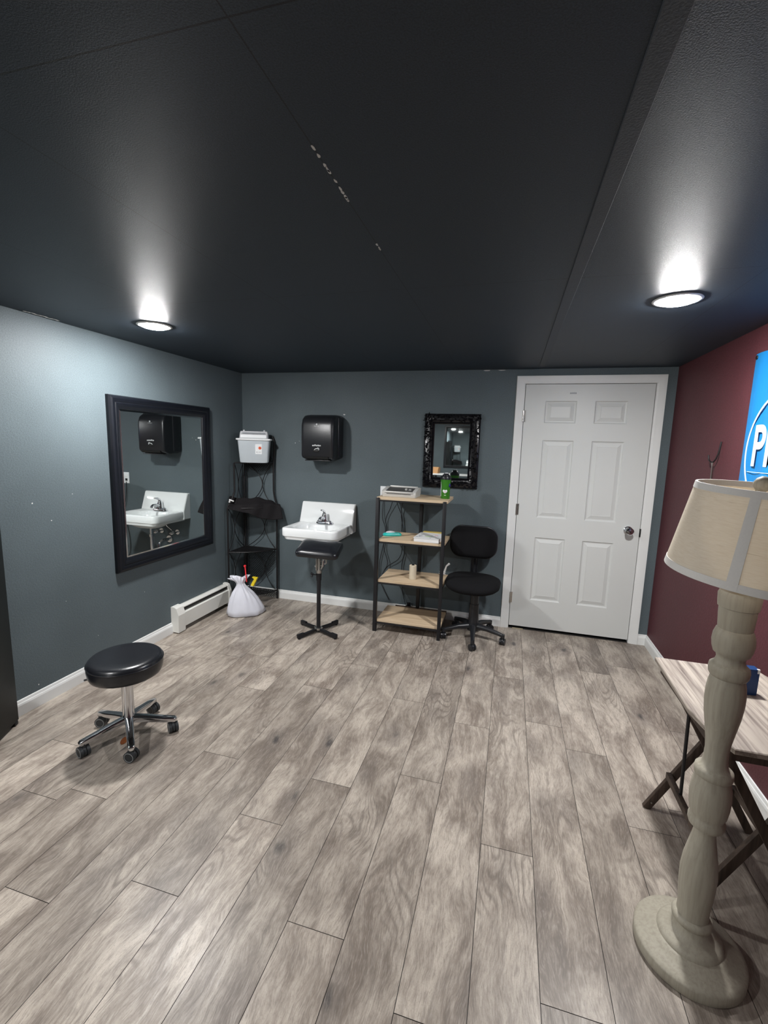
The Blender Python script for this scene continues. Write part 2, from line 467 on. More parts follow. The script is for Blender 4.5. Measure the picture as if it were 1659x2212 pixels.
# casing with stepped profile
def casing():
    b = B(); a, c, zt = -.012, DWd + .012, ZT + .006
    prof = [(0, 0), (0, -.010), (.010, -.013), (.030, -.015), (.042, -.019), (.058, -.019), (.062, 0)]
    L0 = [(a - u, y, 0) for u, y in prof]; L1 = [(a - u, y, zt + u) for u, y in prof]
    L2 = [(c + u, y, zt + u) for u, y in prof]; L3 = [(c + u, y, 0) for u, y in prof]
    b.loft([L0, L1, L2, L3]); return b
obj('door_casing', casing(), 'white', door, True, ang=20)
jm = B().b2(-.012, -.004, -.008, .09, 0, ZT + .012).b2(DWd + .004, DWd + .012, -.008, .09, 0, ZT + .012).b2(-.012, DWd + .012, -.008, .09, ZT + .004, ZT + .012)
obj('door_jamb', jm, 'white', door, False)
obj('threshold', B().b2(0, DWd, .004, .089, -.002, .006, .002), 'slot', door, False)  # coloured near-black to stand for the shaded gap under the door
obj('bare_strip', B().b2(.03, .12, -.012, .004, 0, .004, .001), 'brass', door, False)
for zc in (.278, 1.04, 1.80):
    hb = B().cyl((-.004, -.014, zc - .045), (-.004, -.014, zc + .045), .007, n=12).b2(-.012, .012, -.010, -.004, zc - .045, zc + .045)
    obj('hinge', hb, 'nickel', door)
kx, kz = .850, .925
kb = B().lathe([(0, .0), (0, .033), (.006, .033), (.010, .028)], n=28).lathe([(.008, .012), (.035, .012), (.042, .022), (.052, .029), (.066, .029), (.074, .022), (.077, .006)], n=28)
kb.xf(T((kx, -.004, kz)) @ RX90)
knob = obj('door_knob', kb, 'chrome', door)
obj('keyhole', B().cyl((kx, -.080, kz), (kx, -.083, kz), .006, n=12), 'slot', knob)
obj('latch_plate', B().b2(DWd - .002, DWd + .008, -.016, -.003, kz - .045, kz + .02, .002), 'slot', door)
sm = B(); r_ = random.Random(5)
for i in range(5): sm.b2(.335 + i * .010, .342 + i * .010, -.0052, -.0040, 1.975, 1.982 + r_.random() * .006)
obj('smudge', sm, 'dim', slab, False)

# ================================================================== CEILING LIGHTS
def ceiling_light(x, y, label):
    t = thing('ceiling_light', label, 'ceiling light', (x, y, H), 0, 'round recessed ceiling lights')
    ring = B(); n = 48
    prof = [(.0, .092), (-.003, .093), (-.006, .088), (-.006, .074), (-.003, .071), (-.001, .071)]
    ring.lathe(prof, n=n, cap=False)
    obj('trim_ring', ring, 'white', t)
    l = B(); l.lathe([(-.002, .0715), (-.008, .070), (-.013, .060), (-.016, .035), (-.017, .0005)], n=40)  # dome shape added so the lens throws a halo onto the ceiling
    obj('lens', l, 'lens', t)
    return t
LL = ['left lit round ceiling light, above the big black-framed mirror', 'right lit round ceiling light, in front of the white door',
      'round ceiling light nearest the left wall, just behind the viewer', 'round ceiling light in the far rear of the room by the left wall']
for (x, y), lb in zip(LAMPS, LL): ceiling_light(x, y, lb)

# ================================================================== BIG MIRROR on left wall
def frame_loft(y0, y1, z0, z1, prof):
    """prof: list of (inset, out).  Mirror in the x=0 plane, out = +x"""
    loops = []
    for (cy, cz, sy, sz) in ((y0, z0, 1, 1), (y1, z0, -1, 1), (y1, z1, -1, -1), (y0, z1, 1, -1)):
        loops.append([(o, cy + sy * i, cz + sz * i) for i, o in prof])
    b = B(); n = len(prof)
    rs = [[b.bm.verts.new(p) for p in L] for L in loops]
    for i in range(4):
        a, c = rs[i], rs[(i + 1) % 4]
        for k in range(n): b.bm.faces.new((a[k], a[(k + 1) % n], c[(k + 1) % n], c[k]))
    return b
mr = thing('wall_mirror', 'large rectangular mirror in wide black moulded frame on the left wall', 'mirror', (0, -1.035, 1.215))
y0, y1, z0, z1 = -.505, .505, -.59, .59
obj('frame', frame_loft(y0, y1, z0, z1, [(0, 0), (0, .022), (.008, .034), (.020, .038), (.034, .036), (.044, .030), (.050, .033), (.060, .030), (.072, .022), (.084, .018), (.088, .010), (.088, 0)]), 'frame', mr, ang=25)
obj('bevelled_edge', frame_loft(y0 + .085, y1 - .085, z0 + .085, z1 - .085, [(0, .006), (0, .0105), (.014, .0135), (.014, .006)]), 'bevelglass', mr, False)
obj('mirror_glass', B().b2(.002, .0125, y0 + .095, y1 - .095, z0 + .095, z1 - .095), 'mirror', mr, False)

# ================================================================== SMALL ORNATE MIRROR on back wall
om = thing('wall_mirror', 'small mirror in ornate carved black frame beside the door', 'mirror', (2.022, 0, 1.50), (0, 0, -pi / 2))
y0, y1, z0, z1 = -.235, .235, -.312, .312     # local y = -world x after rotation
ob = frame_loft(y0, y1, z0, z1, [(0, 0), (0, .016), (.010, .026), (.045, .032), (.066, .024), (.070, .018), (.078, .026), (.086, .018), (.088, 0)])
r_ = random.Random(21)
for i in range(430):
    side = r_.random() * 2.188
    u = r_.uniform(.006, .066)
    if side < .47: p = (y0 + side, z0 + u)
    elif side < .94: p = (y0 + side - .47, z1 - u)
    elif side < 1.564: p = (y0 + u, z0 + (side - .94))
    else: p = (y1 - u, z0 + (side - 1.564))
    q = Matrix.Rotation(r_.uniform(0, pi), 4, 'X')
    ob.sph((.028 + r_.uniform(-.002, .006), p[0], p[1]), .010, (r_.uniform(.9, 1.5), r_.uniform(.35, .6), r_.uniform(.7, 1.6)), 8, 6, q)
obj('frame', ob, 'carved', om)
obj('mirror_glass', B().b2(.002, .010, y0 + .086, y1 - .086, z0 + .086, z1 - .086), 'mirror', om, False)

# ================================================================== TOWEL DISPENSER
dp = thing('towel_dispenser', 'black sensor paper towel dispenser on the wall above the sink', 'dispenser', (.885, 0, 1.39))
# side profile (y out, z) lofted along x
def disp_profile(x, ins):
    pr = [(0, .02), (-.05, .0), (-.16, -.005), (-.225, .01), (-.240, .03), (-.243, .20), (-.240, .30), (-.222, .355), (-.18, .385), (-.10, .395), (0, .395)]
    c = Vector((-.12, .2)); return [(x, c.x + (y_ - c.x) * ins if y_ < -.001 else 0, c.y + (z_ - c.y) * ins) for y_, z_ in pr]
obj('cover', B().loft([disp_profile(-.150, .90), disp_profile(-.147, .95), disp_profile(-.135, .985), disp_profile(-.12, 1.0), disp_profile(.12, 1.0), disp_profile(.135, .985), disp_profile(.147, .95), disp_profile(.150, .90)]), 'blackplastic', dp, ang=50)
obj('housing', B().box((0, -.06, .20), (.318, .12, .375), None, .02, 3), 'blackplastic', dp)
obj('paper_slot', B().box((0, -.232, .022), (.22, .03, .022), Matrix.Rotation(.6, 4, 'X'), .004), 'slot', dp)
obj('chute_lip', B().box((0, -.20, -.004), (.24, .05, .008), Matrix.Rotation(.1, 4, 'X'), .003), 'blackplastic', dp)
lg = B(); lg.tube(arc((0, -.2445, .305), .006, 0, 2 * pi, 16, (1, 0, 0), (0, 0, 1))[:-1], .0018, 6, True)
lg.sph((0, -.2445, .305), .003, (1, .3, 1), 8, 6)
obj('maker_logo', lg, 'label', dp)
text('maker_name', 'Georgia-Pacific', .0085, T((0, -.2444, .290)) @ RX90, 'label', dp)
text('product_name', 'enMotion', .021, T((0, -.2462, .125)) @ RX90, 'label', dp, bold=True)
sb = B(); sb.tube([(-.022, -.247, .085), (-.010, -.247, .095), (.004, -.247, .098), (.014, -.247, .094)], [.002, .003, .003, .002], 6)
sb.tube([(.008, -.247, .104), (.018, -.247, .103), (.023, -.247, .094), (.021, -.247, .084)], [.002, .003, .003, .002], 6)
obj('hand_symbol', sb, 'label', dp)
obj('sensor_window', B().sph((-.005, -.243, .078), .022, (1.2, .15, .5), 16, 8), 'slot', dp)

# ================================================================== SINK
sk = thing('wall_sink', 'white porcelain wall-hung sink with tall splashback below the towel dispenser', 'sink', (.915, 0, 0))
zr = .812
def sink_bowl():
    b = B(); k = 8; L = []
    cy = -.245; a, bb = .258, .238
    L.append(rr(0, cy, zr - .098, a - .024, bb - .012, .05, k))
    L.append(rr(0, cy, zr - .072, a - .012, bb - .006, .055, k))
    L.append(rr(0, cy, zr - .070, a - .002, bb - .001, .055, k))
    L.append(rr(0, cy, zr - .060, a, bb, .055, k))
    L.append(rr(0, cy, zr - .012, a, bb, .055, k))
    L.append(rr(0, cy, zr - .003, a - .004, bb - .004, .052, k))
    L.append(rr(0, cy, zr, a - .014, bb - .012, .045, k))
    L.append(rr(0, cy, zr, a - .028, bb - .022, .04, k))
    cy2 = -.285
    L.append(rr(0, cy2, zr - .004, .215, .165, .11, k))
    for d, q in ((.016, .97), (.045, .93), (.080, .84), (.105, .68), (.120, .42), (.124, .12)):
        L.append(rr(0, cy2, zr - d, .205 * q, .155 * q, .14 * q, k))
    b.loft(L, False, True)
    # under-bowl
    U = [rr(0, cy, zr - .098, a - .024, bb - .012, .05, k), rr(0, cy, zr - .100, a - .05, bb - .03, .12, k)]
    for d, q in ((.115, .92), (.135, .78), (.150, .55), (.156, .2)):
        U.append(rr(0, -.27, zr - d, .19 * q, .15 * q, .14 * q, k))
    b.loft(U, False, True)
    return b
obj('basin', sink_bowl(), 'porcelain', sk, ang=50)
bs = B()
def wedge(x, e):
    return [(x, -.001, zr - .085 + e), (x, -.10 + e, zr - .085 + e), (x, -.10 + e, zr - .004), (x, -.040 + e, .978 - e), (x, -.030 + e * .5, .990 - e), (x, -.001, .990 - e)]
bs.loft([wedge(-.262, .006), wedge(-.256, 0), wedge(.256, 0), wedge(.262, .006)])
obj('splashback', bs, 'porcelain', sk, ang=40)
fc = thing('faucet', None, None, (0, 0, 0)); fc.parent = sk
fx, fy, fz = 0, -.125, zr
fb_ = B(); fb_.loft([rr(fx, fy, fz - .001, .080, .026, .026), rr(fx, fy, fz + .012, .078, .024, .024), rr(fx, fy, fz + .020, .066, .016, .016)])
fb_.sph((fx - .052, fy, fz + .018), .020, (1, 1, .6)).sph((fx + .052, fy, fz + .018), .020, (1, 1, .6))
fb_.lathe([(0, .030), (.03, .026), (.055, .024), (.070, .020), (.074, .008)], (fx, fy, fz + .014), 24)
obj('faucet_body', fb_, 'chrome', fc)
sp = B().tube([(fx, fy - .01, fz + .045), (fx, fy - .05, fz + .058), (fx, fy - .095, fz + .060), (fx, fy - .112, fz + .050), (fx, fy - .115, fz + .036)], [.017, .015, .013, .013, .012], 14)
obj('spout', sp, 'chrome', fc)
lv = B().tube([(fx, fy, fz + .085), (fx, fy - .005, fz + .108), (fx, fy - .03, fz + .122), (fx, fy - .075, fz + .130)], [.016, .013, .010, .006], 12).sph((fx, fy, fz + .088), .019, (1, 1, .8))
obj('faucet_lever', lv, 'chrome', fc)
obj('drain', B().lathe([(0, .022), (.003, .022), (.004, .015), (.002, .001)], (0, -.285, zr - .125), 24), 'chrome', sk)
pt = B().cyl((0, -.25, zr - .155), (0, -.25, zr - .37), .018, n=18).cyl((0, -.25, zr - .25), (0, -.25, zr - .225), .024, n=18)
u_ = arc((0, -.20, zr - .37), .05, pi, 2 * pi, 12, (0, 1, 0), (0, 0, 1))
pt.tube([(0, -.25, zr - .34)] + u_ + arc((0, -.10, zr - .37), .05, pi, pi / 2, 8, (0, 1, 0), (0, 0, 1)) + [(0, -.005, zr - .32)], .018, 14)
pt.cyl((0, -.004, zr - .32), (0, -.014, zr - .32), .036, n=24)
obj('trap_pipe', pt, 'chrome', sk)
for sx in (-.10, .10):
    v = B().tube([(sx * .5, -.13, zr - .09), (sx * .7, -.12, zr - .16), (sx, -.07, zr - .22)], .006, 8)
    v.cyl((sx, -.001, zr - .24), (sx, -.075, zr - .24), .009, n=12).sph((sx, -.07, zr - .235), .016).cyl((sx, -.001, zr - .24), (sx, -.008, zr - .24), .026, n=18)
    v.sph((sx, -.10, zr - .24), .018, (1.3, .5, .8))
    obj('supply_valve', v, 'chrome', sk)

# ================================================================== ARM REST STAND
ar = thing('armrest_stand', 'black padded tattoo armrest on a pole with cross feet, in front of the sink', 'armrest', (1.088, -.635, 0))
for a_ in (-25, 65, 155, 245):
    a_ = radians(a_); c_, s_ = cos(a_), sin(a_)
    lb = B().bar((.02 * c_, .02 * s_, .026), (.215 * c_, .215 * s_, .018), .026, .022, bev=.003)
    lb.box((.185 * c_, .185 * s_, .034), (.065, .024, .014), a_, .004)
    lb.cyl((.20 * c_, .20 * s_, .0), (.20 * c_, .20 * s_, .012), .012, n=12)
    obj('leg', lb, 'black', ar)
obj('hub', B().box((0, 0, .03), (.06, .06, .016), radians(20), .003).cyl((.03, 0, .036), (.03, 0, .042), .007).cyl((-.03, 0, .036), (-.03, 0, .042), .007), 'steel', ar)
obj('pole', B().cyl((0, 0, .03), (0, 0, .33), .0165, n=20).cyl((0, 0, .33), (0, 0, .47), .0165, n=20).cyl((0, 0, .44), (0, 0, .505), .021, n=20), 'black', ar)
kn = B().cyl((-.018, -.01, .485), (-.045, -.02, .485), .005)
for k in range(3):
    t = 2 * pi * k / 3; kn.sph((-.05, -.022 + .012 * cos(t), .485 + .012 * sin(t)), .010)
obj('clamp_knob', kn, 'blackplastic', ar)
cl = B().cyl((0, 0, .50), (0, 0, .525), .024, n=20).b2(-.022, -.014, -.016, .016, .52, .65, .002).b2(.006, .014, -.016, .016, .52, .65, .002)
cl.cyl((-.004, 0, .52), (-.004, 0, .675), .010, n=14).cyl((-.03, 0, .56), (.03, 0, .56), .006, n=10).cyl((-.028, 0, .60), (.028, 0, .60), .005, n=10)
cl.tube([(.022, -.01, .535), (.034, -.012, .56), (.036, -.012, .60), (.050, -.012, .625), (.066, -.012, .615), (.066, -.012, .59), (.052, -.012, .580)], .006, 8)
cl.sph((-.026, -.008, .555), .009)
obj('tilt_bracket', cl, 'steel', ar)
pd = B(); L = []
for z, i, r in ((0, .012, .03), (.006, .003, .035), (.022, 0, .04), (.040, .002, .04), (.052, .012, .045), (.060, .035, .05), (.065, .07, .05), (.067, .11, .02)):
    L.append(rr(0, 0, z, .172 - i, .125 - i, r, 6))
pd.loft(L)
pd.xf(T((.004, .005, .672)) @ Matrix.Rotation(radians(7), 4, 'Z') @ Matrix.Rotation(radians(-14), 4, 'X').inverted() @ Matrix.Rotation(radians(2), 4, 'Y'))
obj('pad', pd, 'vinyl', ar, ang=60)

# ================================================================== CORNER RACK
cr = thing('corner_rack', 'black wrought iron corner rack of four tiers between heater and sink', 'shelf', (0, 0, 0))
Al, Ar_ = (.075, -.265), (.352, -.040)          # upper front uprights
Bl, Br = (.042, -.332), (.385, -.040)          # lower front uprights
def upright(up, lo, top):
    return [(lo[0], lo[1], .004), (lo[0], lo[1], .905), (lo[0] * .85 + up[0] * .15, lo[1] * .85 + up[1] * .15, .95), (up[0] * .7 + lo[0] * .3, up[1] * .7 + lo[1] * .3, 1.01), (up[0], up[1], 1.07), (up[0], up[1], 1.33)] + top
obj('upright', B().tube(upright(Al, Bl, []), .0085, 10), 'blackiron', cr)
obj('upright', B().tube(upright(Ar_, Br, [(.355, -.030, 1.46), (.352, -.025, 1.54), (.330, -.022, 1.59)]), .0085, 10), 'blackiron', cr)
obj('back_post', B().tube([(.035, -.035, 0.004), (.035, -.035, 1.60)], .008, 10).tube([(.055, -.03, 0.10), (.055, -.03, 1.60)], .004, 8).tube([(.03, -.055, .10), (.03, -.055, 1.60)], .004, 8), 'blackiron', cr)
for p_ in (Bl, Br): pass
def tier(z, l, r):
    l = Vector((*l, 0)); r = Vector((*r, 0)); c = Vector((.035, -.035, 0)); m_ = (l + r) / 2; d = (m_ - c).normalized()
    edge = [l + (r - l) * (i / 14) + d * .065 * sin(pi * i / 14) for i in range(15)]
    b = B()
    b.tube([p + Vector((0, 0, z)) for p in edge], .005, 6)
    b.tube([l + Vector((0, 0, z)), c + Vector((0, 0, z)), r + Vector((0, 0, z))], .004, 6)
    poly = edge + [c]
    def inside(p):
        k = False; n = len(poly)
        for i in range(n):
            a, b_ = poly[i], poly[i - 1]
            if (a.y > p.y) != (b_.y > p.y) and p.x < (b_.x - a.x) * (p.y - a.y) / (b_.y - a.y) + a.x: k = not k
        return k
    for ang in (pi / 4 + .55, -pi / 4 + .55):
        dv = Vector((cos(ang), sin(ang), 0)); nv = Vector((-dv.y, dv.x, 0)); o = (c + m_) / 2
        for k in range(-22, 23):
            st = None; base = o + nv * k * .0125
            for s_ in range(-45, 46):
                p = base + dv * s_ * .008; q = inside(p)
                if q and st is None: st = p
                if (not q) and st is not None:
                    b.bar(st + Vector((0, 0, z)), p + Vector((0, 0, z)), .0035, .002); st = None
    return b
tz = [(1.335, Al, Ar_), (.92, Bl, Br), (.505, Bl, Br), (.085, Bl, Br)]
for z, l, r in tz: obj('wire_shelf', tier(z, l, r), 'blackiron', cr)
def scroll_side(l, c, z0, z1):
    """curved rods filling one back side between two tiers"""
    l = Vector((*l, 0)); c = Vector((*c, 0)); u = (l - c); b = B(); Hh = z1 - z0
    def P_(a, h): return c + u * a + Vector((0, 0, z0 + h * Hh))
    for s_ in (0, 1):
        pts = []
        for i in range(17):
            t = i / 16; a = (.62 - .55 * abs(2 * t - 1) ** 1.8) if s_ else (.62 + .36 * abs(2 * t - 1) ** 1.8)
            pts.append(P_(a, t))
        b.tube(pts, .0035, 6)
    return b
for i in range(3):
    z1, z0 = tz[i][0], tz[i + 1][0]
    obj('scrollwork', scroll_side(tz[i][1], (.035, -.035), z0, z1), 'blackiron', cr)
    obj('scrollwork', scroll_side(tz[i][2], (.035, -.035), z0, z1), 'blackiron', cr)
def lattice_panel(l, c, z0, z1, shape):
    l = Vector((*l, 0)); c = Vector((*c, 0)); u = (l - c).normalized(); Lw = (l - c).length; b = B(); st = .024
    for sg in (1, -1):
        for k in range(-20, 40):
            a0 = None
            for s_ in range(0, 60):
                t = s_ / 59; z = z0 + (z1 - z0) * t; x = k * st + sg * (z - z0)
                ok = 0 <= x <= Lw and shape(x / Lw, t)
                if ok and a0 is None: a0 = (x, z)
                if (not ok) and a0 is not None:
                    if (x, z) != a0: b.bar(c + u * a0[0] + Vector((0, 0, a0[1])), c + u * x + Vector((0, 0, z)), .005, .002)
                    a0 = None
            if a0 is not None: b.bar(c + u * a0[0] + Vector((0, 0, a0[1])), c + u * x + Vector((0, 0, z)), .005, .002)
    return b
obj('lattice', lattice_panel(Br, (.035, -.035), .16, .50, lambda a, t: a > .05 and t > 1.0 - sqrt(max(0, 1 - (a) ** 2)) * 1.0 if a < .95 else False), 'blackiron', cr)
obj('lattice', lattice_panel(Br, (.035, -.035), .015, .085, lambda a, t: True), 'blackiron', cr)
obj('lattice', lattice_panel(Bl, (.035, -.035), .015, .085, lambda a, t: True), 'blackiron', cr)
obj('lattice', lattice_panel(Ar_, (.035, -.035), 1.20, 1.33, lambda a, t: t > .75 - .5 * a * (1 - a) * 3 + .0), 'blackiron', cr)
obj('lattice', lattice_panel(Ar_, (.035, -.035), 1.34, 1.62, lambda a, t: t < (1 - a ** 3) * .95 and t > .0), 'blackiron', cr)

# sharps box on top shelf
sbx = thing('sharps_container', 'translucent white sharps container with orange label on top of the corner rack', 'container', (.228, -.165, 1.340), (0, 0, radians(24)))
b = B(); b.loft([rr(0, 0, 0, .118, .060, .02), rr(0, 0, .006, .124, .064, .02), rr(0, 0, .19, .140, .076, .02), rr(0, 0, .205, .141, .077, .02)])
obj('tub', b, 'clearp', sbx)
b = B(); b.loft([rr(0, 0, .203, .150, .086, .02), rr(0, 0, .206, .155, .088, .02), rr(0, 0, .217, .155, .088, .02), rr(0, 0, .220, .148, .082, .02)])
obj('rim', b, 'label', sbx)
b = B(); b.loft([rr(0, .0, .220, .128, .062, .015), rr(0, .01, .270, .124, .048, .012), rr(0, .012, .285, .118, .042, .01)])
b.sph((-.09, -.01, .288), .010).sph((.09, -.01, .288), .010)
lid = obj('lid', b, 'clearlid', sbx)
obj('lid_label', B().box((0, -.0615, .238), (.23, .002, .028), Matrix.Rotation(-.28, 4, 'X')), 'label', lid, False)
obj('lid_stripe', B().box((0, -.0525, .268), (.20, .002, .010), Matrix.Rotation(-.28, 4, 'X')), 'dim', lid, False)
obj('label_card', B().box((.045, -.0715, .125), (.058, .002, .090), Matrix.Rotation(-.068, 4, 'X').inverted()), 'label', sbx, False)
b = B().cyl((.057, -.0720, .135), (.057, -.0745, .1350), .0135, n=20)
dot = obj('hazard_mark', b, 'orange', sbx)
b = B()
for k in range(3):
    t = pi / 2 + 2 * pi * k / 3; b.cyl((.057 + .006 * cos(t), -.0745, .135 + .006 * sin(t)), (.057 + .006 * cos(t), -.0752, .135 + .006 * sin(t)), .003, n=10)
obj('hazard_symbol', b, 'slot', dot)
obj('small_print', B().box((.030, -.0705, .098), (.009, .002, .007)).box((.054, -.0705, .098), (.022, .002, .003)), 'dim', sbx, False)

# black cloth bundle on second shelf
def cloth_bundle():
    b = B(); bm = b.bm; nx, ny = 44, 30; G = {}
    rn = random.Random(8)
    ph = [rn.uniform(0, 6) for _ in range(8)]
    for i in range(nx + 1):
        for j in range(ny + 1):
            u = i / nx; v = j / ny
            # u from left (near left wall) to right (along back wall), v from back to front hanging down
            fx_ = .055 + .375 * u; fy_ = -.33 + .27 * u
            bx_, by_ = fx_ - .05 * (1 - v) * 1.6, fy_ + .10 * (1 - v)
            fold = .010 * sin(9 * u + ph[0] + 3 * v) + .006 * sin(23 * u + 5 * v + ph[1])
            if v < .45:
                x, y, z = bx_ + .0, by_, .935 + .055 * sin(pi * min(1, v / .45)) * (.5 + .5 * sin(3 * u + 1)) + fold + .018
            else:
                h = (v - .45) / .55
                x = fx_ + .010 + .018 * h + .05 * h * max(0, u - .6); y = fy_ - .012 - .020 * h; z = .955 - h * (.035 + .16 * max(0, u - .35) ** .9 + .05 * sin(pi * u)) + fold * .4
                x += fold * .5; y -= fold * .7
            x = max(x, .012); y = min(y, -.012)
            G[i, j] = bm.verts.new((x, y, z))
    for i in range(nx):
        for j in range(ny): bm.faces.new((G[i, j], G[i + 1, j], G[i + 1, j + 1], G[i, j + 1]))
    return b
cb = obj('black_cloth', cloth_bundle(), 'cloth', None, ang=180)
cb.modifiers.new('thick', 'SOLIDIFY').thickness = .004
setp(cb, 'crumpled black cloth draped over the second tier of the corner rack', 'cloth')
b = B(); b.box((.075, -.315, .992), (.045, .02, .010), Matrix.Rotation(.5, 4, 'Z') @ Matrix.Rotation(.4, 4, 'Y'), .003).box((.060, -.318, .985), (.012, .018, .03), Matrix.Rotation(.3, 4, 'Y'), .003)
setp(obj('paper_scrap', b, 'paper'), 'small white scrap lying on the black cloth in the corner rack', 'scrap')

# ================================================================== PLASTIC BAG with red handle and yellow tool
def bag():
    b = B(); n = 64; L = []
    ca, sa = cos(radians(38)), sin(radians(38))
    rn = random.Random(4); ph = [rn.uniform(0, 6.28) for _ in range(6)]
    prof = [(0, .150, .095, 0), (.012, .166, .108, 0), (.05, .160, .104, .004), (.10, .142, .092, .006), (.15, .120, .078, .008), (.20, .088, .058, .009), (.24, .055, .038, .008), (.27, .034, .026, .006), (.29, .030, .022, .005), (.31, .040, .026, .010), (.335, .062, .020, .016), (.350, .078, .010, .018)]
    for z, a, bb, w_ in prof:
        loop = []
        for k in range(n):
            t = 2 * pi * k / n
            f_ = 1 + (w_ / a if a else 0) * (sin(9 * t + ph[0] + z * 6) * .6 + sin(15 * t + ph[1] - z * 9) * .5 + sin(5 * t + ph[2]) * .5)
            if z < .02: f_ = 1 + .05 * sin(5 * t + ph[3]) + .03 * sin(11 * t + ph[4])
            x, y = a * f_ * cos(t), bb * f_ * sin(t)
            x += -.06 * (z / .35) ** 1.3
            loop.append((x * ca - y * sa, x * sa + y * ca, z + (.012 * sin(3 * t + 1) if z > .33 else 0)))
        L.append(loop)
    b.loft(L, True, False); return b
bg = obj('plastic_bag', bag(), 'bag', None, ang=180)
bg.location = (.318, -.485, 0.001)
bg.modifiers.new('thick', 'SOLIDIFY').thickness = .0015
setp(bg, 'knotted white plastic carrier bag on the floor before the corner rack', 'bag')
b = B().bar((.338, -.500, .30), (.328, -.508, .45), .019, .010, bev=.004).cyl((.328, -.502, .447), (.328, -.514, .447), .0095)
setp(obj('red_handle', b, 'red'), 'red plastic handle poking up out of the white bag', 'handle')
b = B(); b.poly([(.370, -.49, .27), (.395, -.49, .262), (.430, -.475, .345), (.392, -.49, .352), (.384, -.49, .345), (.402, -.485, .33)], (.004, .010, 0))
setp(obj('yellow_scraper', b, 'yellow'), 'yellow plastic piece sticking out of the white bag', 'tool')

# ================================================================== BASEBOARD HEATER
ht = thing('baseboard_heater', 'white metal baseboard heater along the foot of the left wall', 'heater', (0, -.98, 0))
pf = [(.002, .045), (.002, .205), (.030, .212), (.052, .196), (.052, .190), (.030, .203), (.006, .197), (.006, .045)]
obj('back_cover', B().loft([[(x, y, z) for x, z in pf] for y in (.0, .62)]), 'heater', ht, False)
fr = [(.058, .035), (.062, .035), (.064, .150), (.050, .158), (.048, .154), (.059, .147)]
obj('front_cover', B().loft([[(x, y, z) for x, z in fr] for y in (.0, .62)]), 'heater', ht, False)
obj('damper', B().box((.038, .31, .172), (.030, .62, .003), Matrix.Rotation(.55, 4, 'Y')), 'darkgrey', ht, False)
fb2 = B()
for k in range(60): fb2.b2(.010, .052, .02 + k * .0099, .021 + k * .0099, .06, .135)
fb2.cyl((.03, 0, .098), (.03, .62, .098), .011, n=12)
obj('fin_tube', fb2, 'fin', ht, False)
cp = [(.002, .012), (.070, .008), (.073, .150), (.054, .205), (.030, .216), (.002, .216)]
obj('end_cap', B().loft([[(x, y, z) for x, z in cp] for y in (-.068, .012)]), 'heater', ht, False)
obj('end_cap', B().loft([[(x, y, z) for x, z in cp] for y in (.61, .64)]), 'heater', ht, False)

# ================================================================== SHELF UNIT
su = thing('shelving_unit', 'open shelving unit with pale wood boards and black metal posts beside the office chair', 'shelf', (1.505, -.46, 0))
for k, z in enumerate((.105, .445, .785, 1.125)):
    bx = B(); bx.b2(.028, .557, .002, .35, z - .022, z, .0015)
    if k == 3: bx = B().b2(.0, .570, .002, .35, z - .022, z, .0015)
    obj('shelf_board', bx, 'shelfwood', su, False)
    rl = B().b2(.014, .545, -.008, .004, z - .034, z - .022).b2(.014, .022, .0, .34, z - .034, z - .022).b2(.55, .558, 0, .34, z - .034, z - .022)
    rl.bar((.29, .34, z - .03), (.02, .0, z - .03), .012, .008).bar((.29, .34, z - .03), (.55, .0, z - .03), .012, .008)
    obj('shelf_frame', rl, 'black', su, False)
obj('post', B().b2(-.004, .026, -.012, .018, 0, 1.120, .003), 'black', su)
obj('post', B().b2(.536, .562, -.026, .002, 0, 1.118, .003), 'black', su)
obj('back_post', B().b2(.285, .315, .352, .380, 0, 1.10, .002), 'black', su)
obj('back_rail', B().b2(.10, .560, .352, .364, .085, .113), 'legwood', su, False)

# laminator on top
lm = thing('laminator', 'silver and charcoal desktop laminator on the top shelf board', 'laminator', (1.672, -.325, 1.125), (0, 0, radians(-2)))
lm.location.x = 1.675
b = B(); b.loft([rr(0, 0, .0, .136, .085, .012), rr(0, 0, .004, .140, .088, .014), rr(0, 0, .026, .140, .088, .014), rr(0, .004, .040, .136, .080, .014)])
obj('base', b, 'silver', lm)
pr = [(-.076, .038), (-.070, .046), (.05, .066), (.076, .062), (.082, .04)]
obj('top_panel', B().loft([[(x, y, z) for y, z in pr] for x in (-.112, .112)]), 'darkgrey', lm, False)
for sx in (-1, 1):
    obj('side_cheek', B().loft([[(x * sx, y, z) for y, z in [(-.086, .02), (-.086, .042), (-.074, .050), (.05, .074), (.084, .070), (.088, .02)]] for x in (.112, .120, .141)]), 'silver', lm)
obj('rear_guide', B().b2(-.118, .118, .070, .082, .064, .078, .003), 'silver', lm)
obj('front_bar', B().b2(-.118, .118, -.092, -.070, .034, .046, .003), 'silver', lm)
obj('paper_slot', B().b2(-.10, .10, -.0895, -.086, .024, .028), 'slot', lm, False)
obj('control_knob', B().cyl((.045, -.02, .052), (.045, -.025, .064), .010).box((.075, -.015, .058), (.02, .02, .004), Matrix.Rotation(.16, 4, 'X')), 'silver', lm)

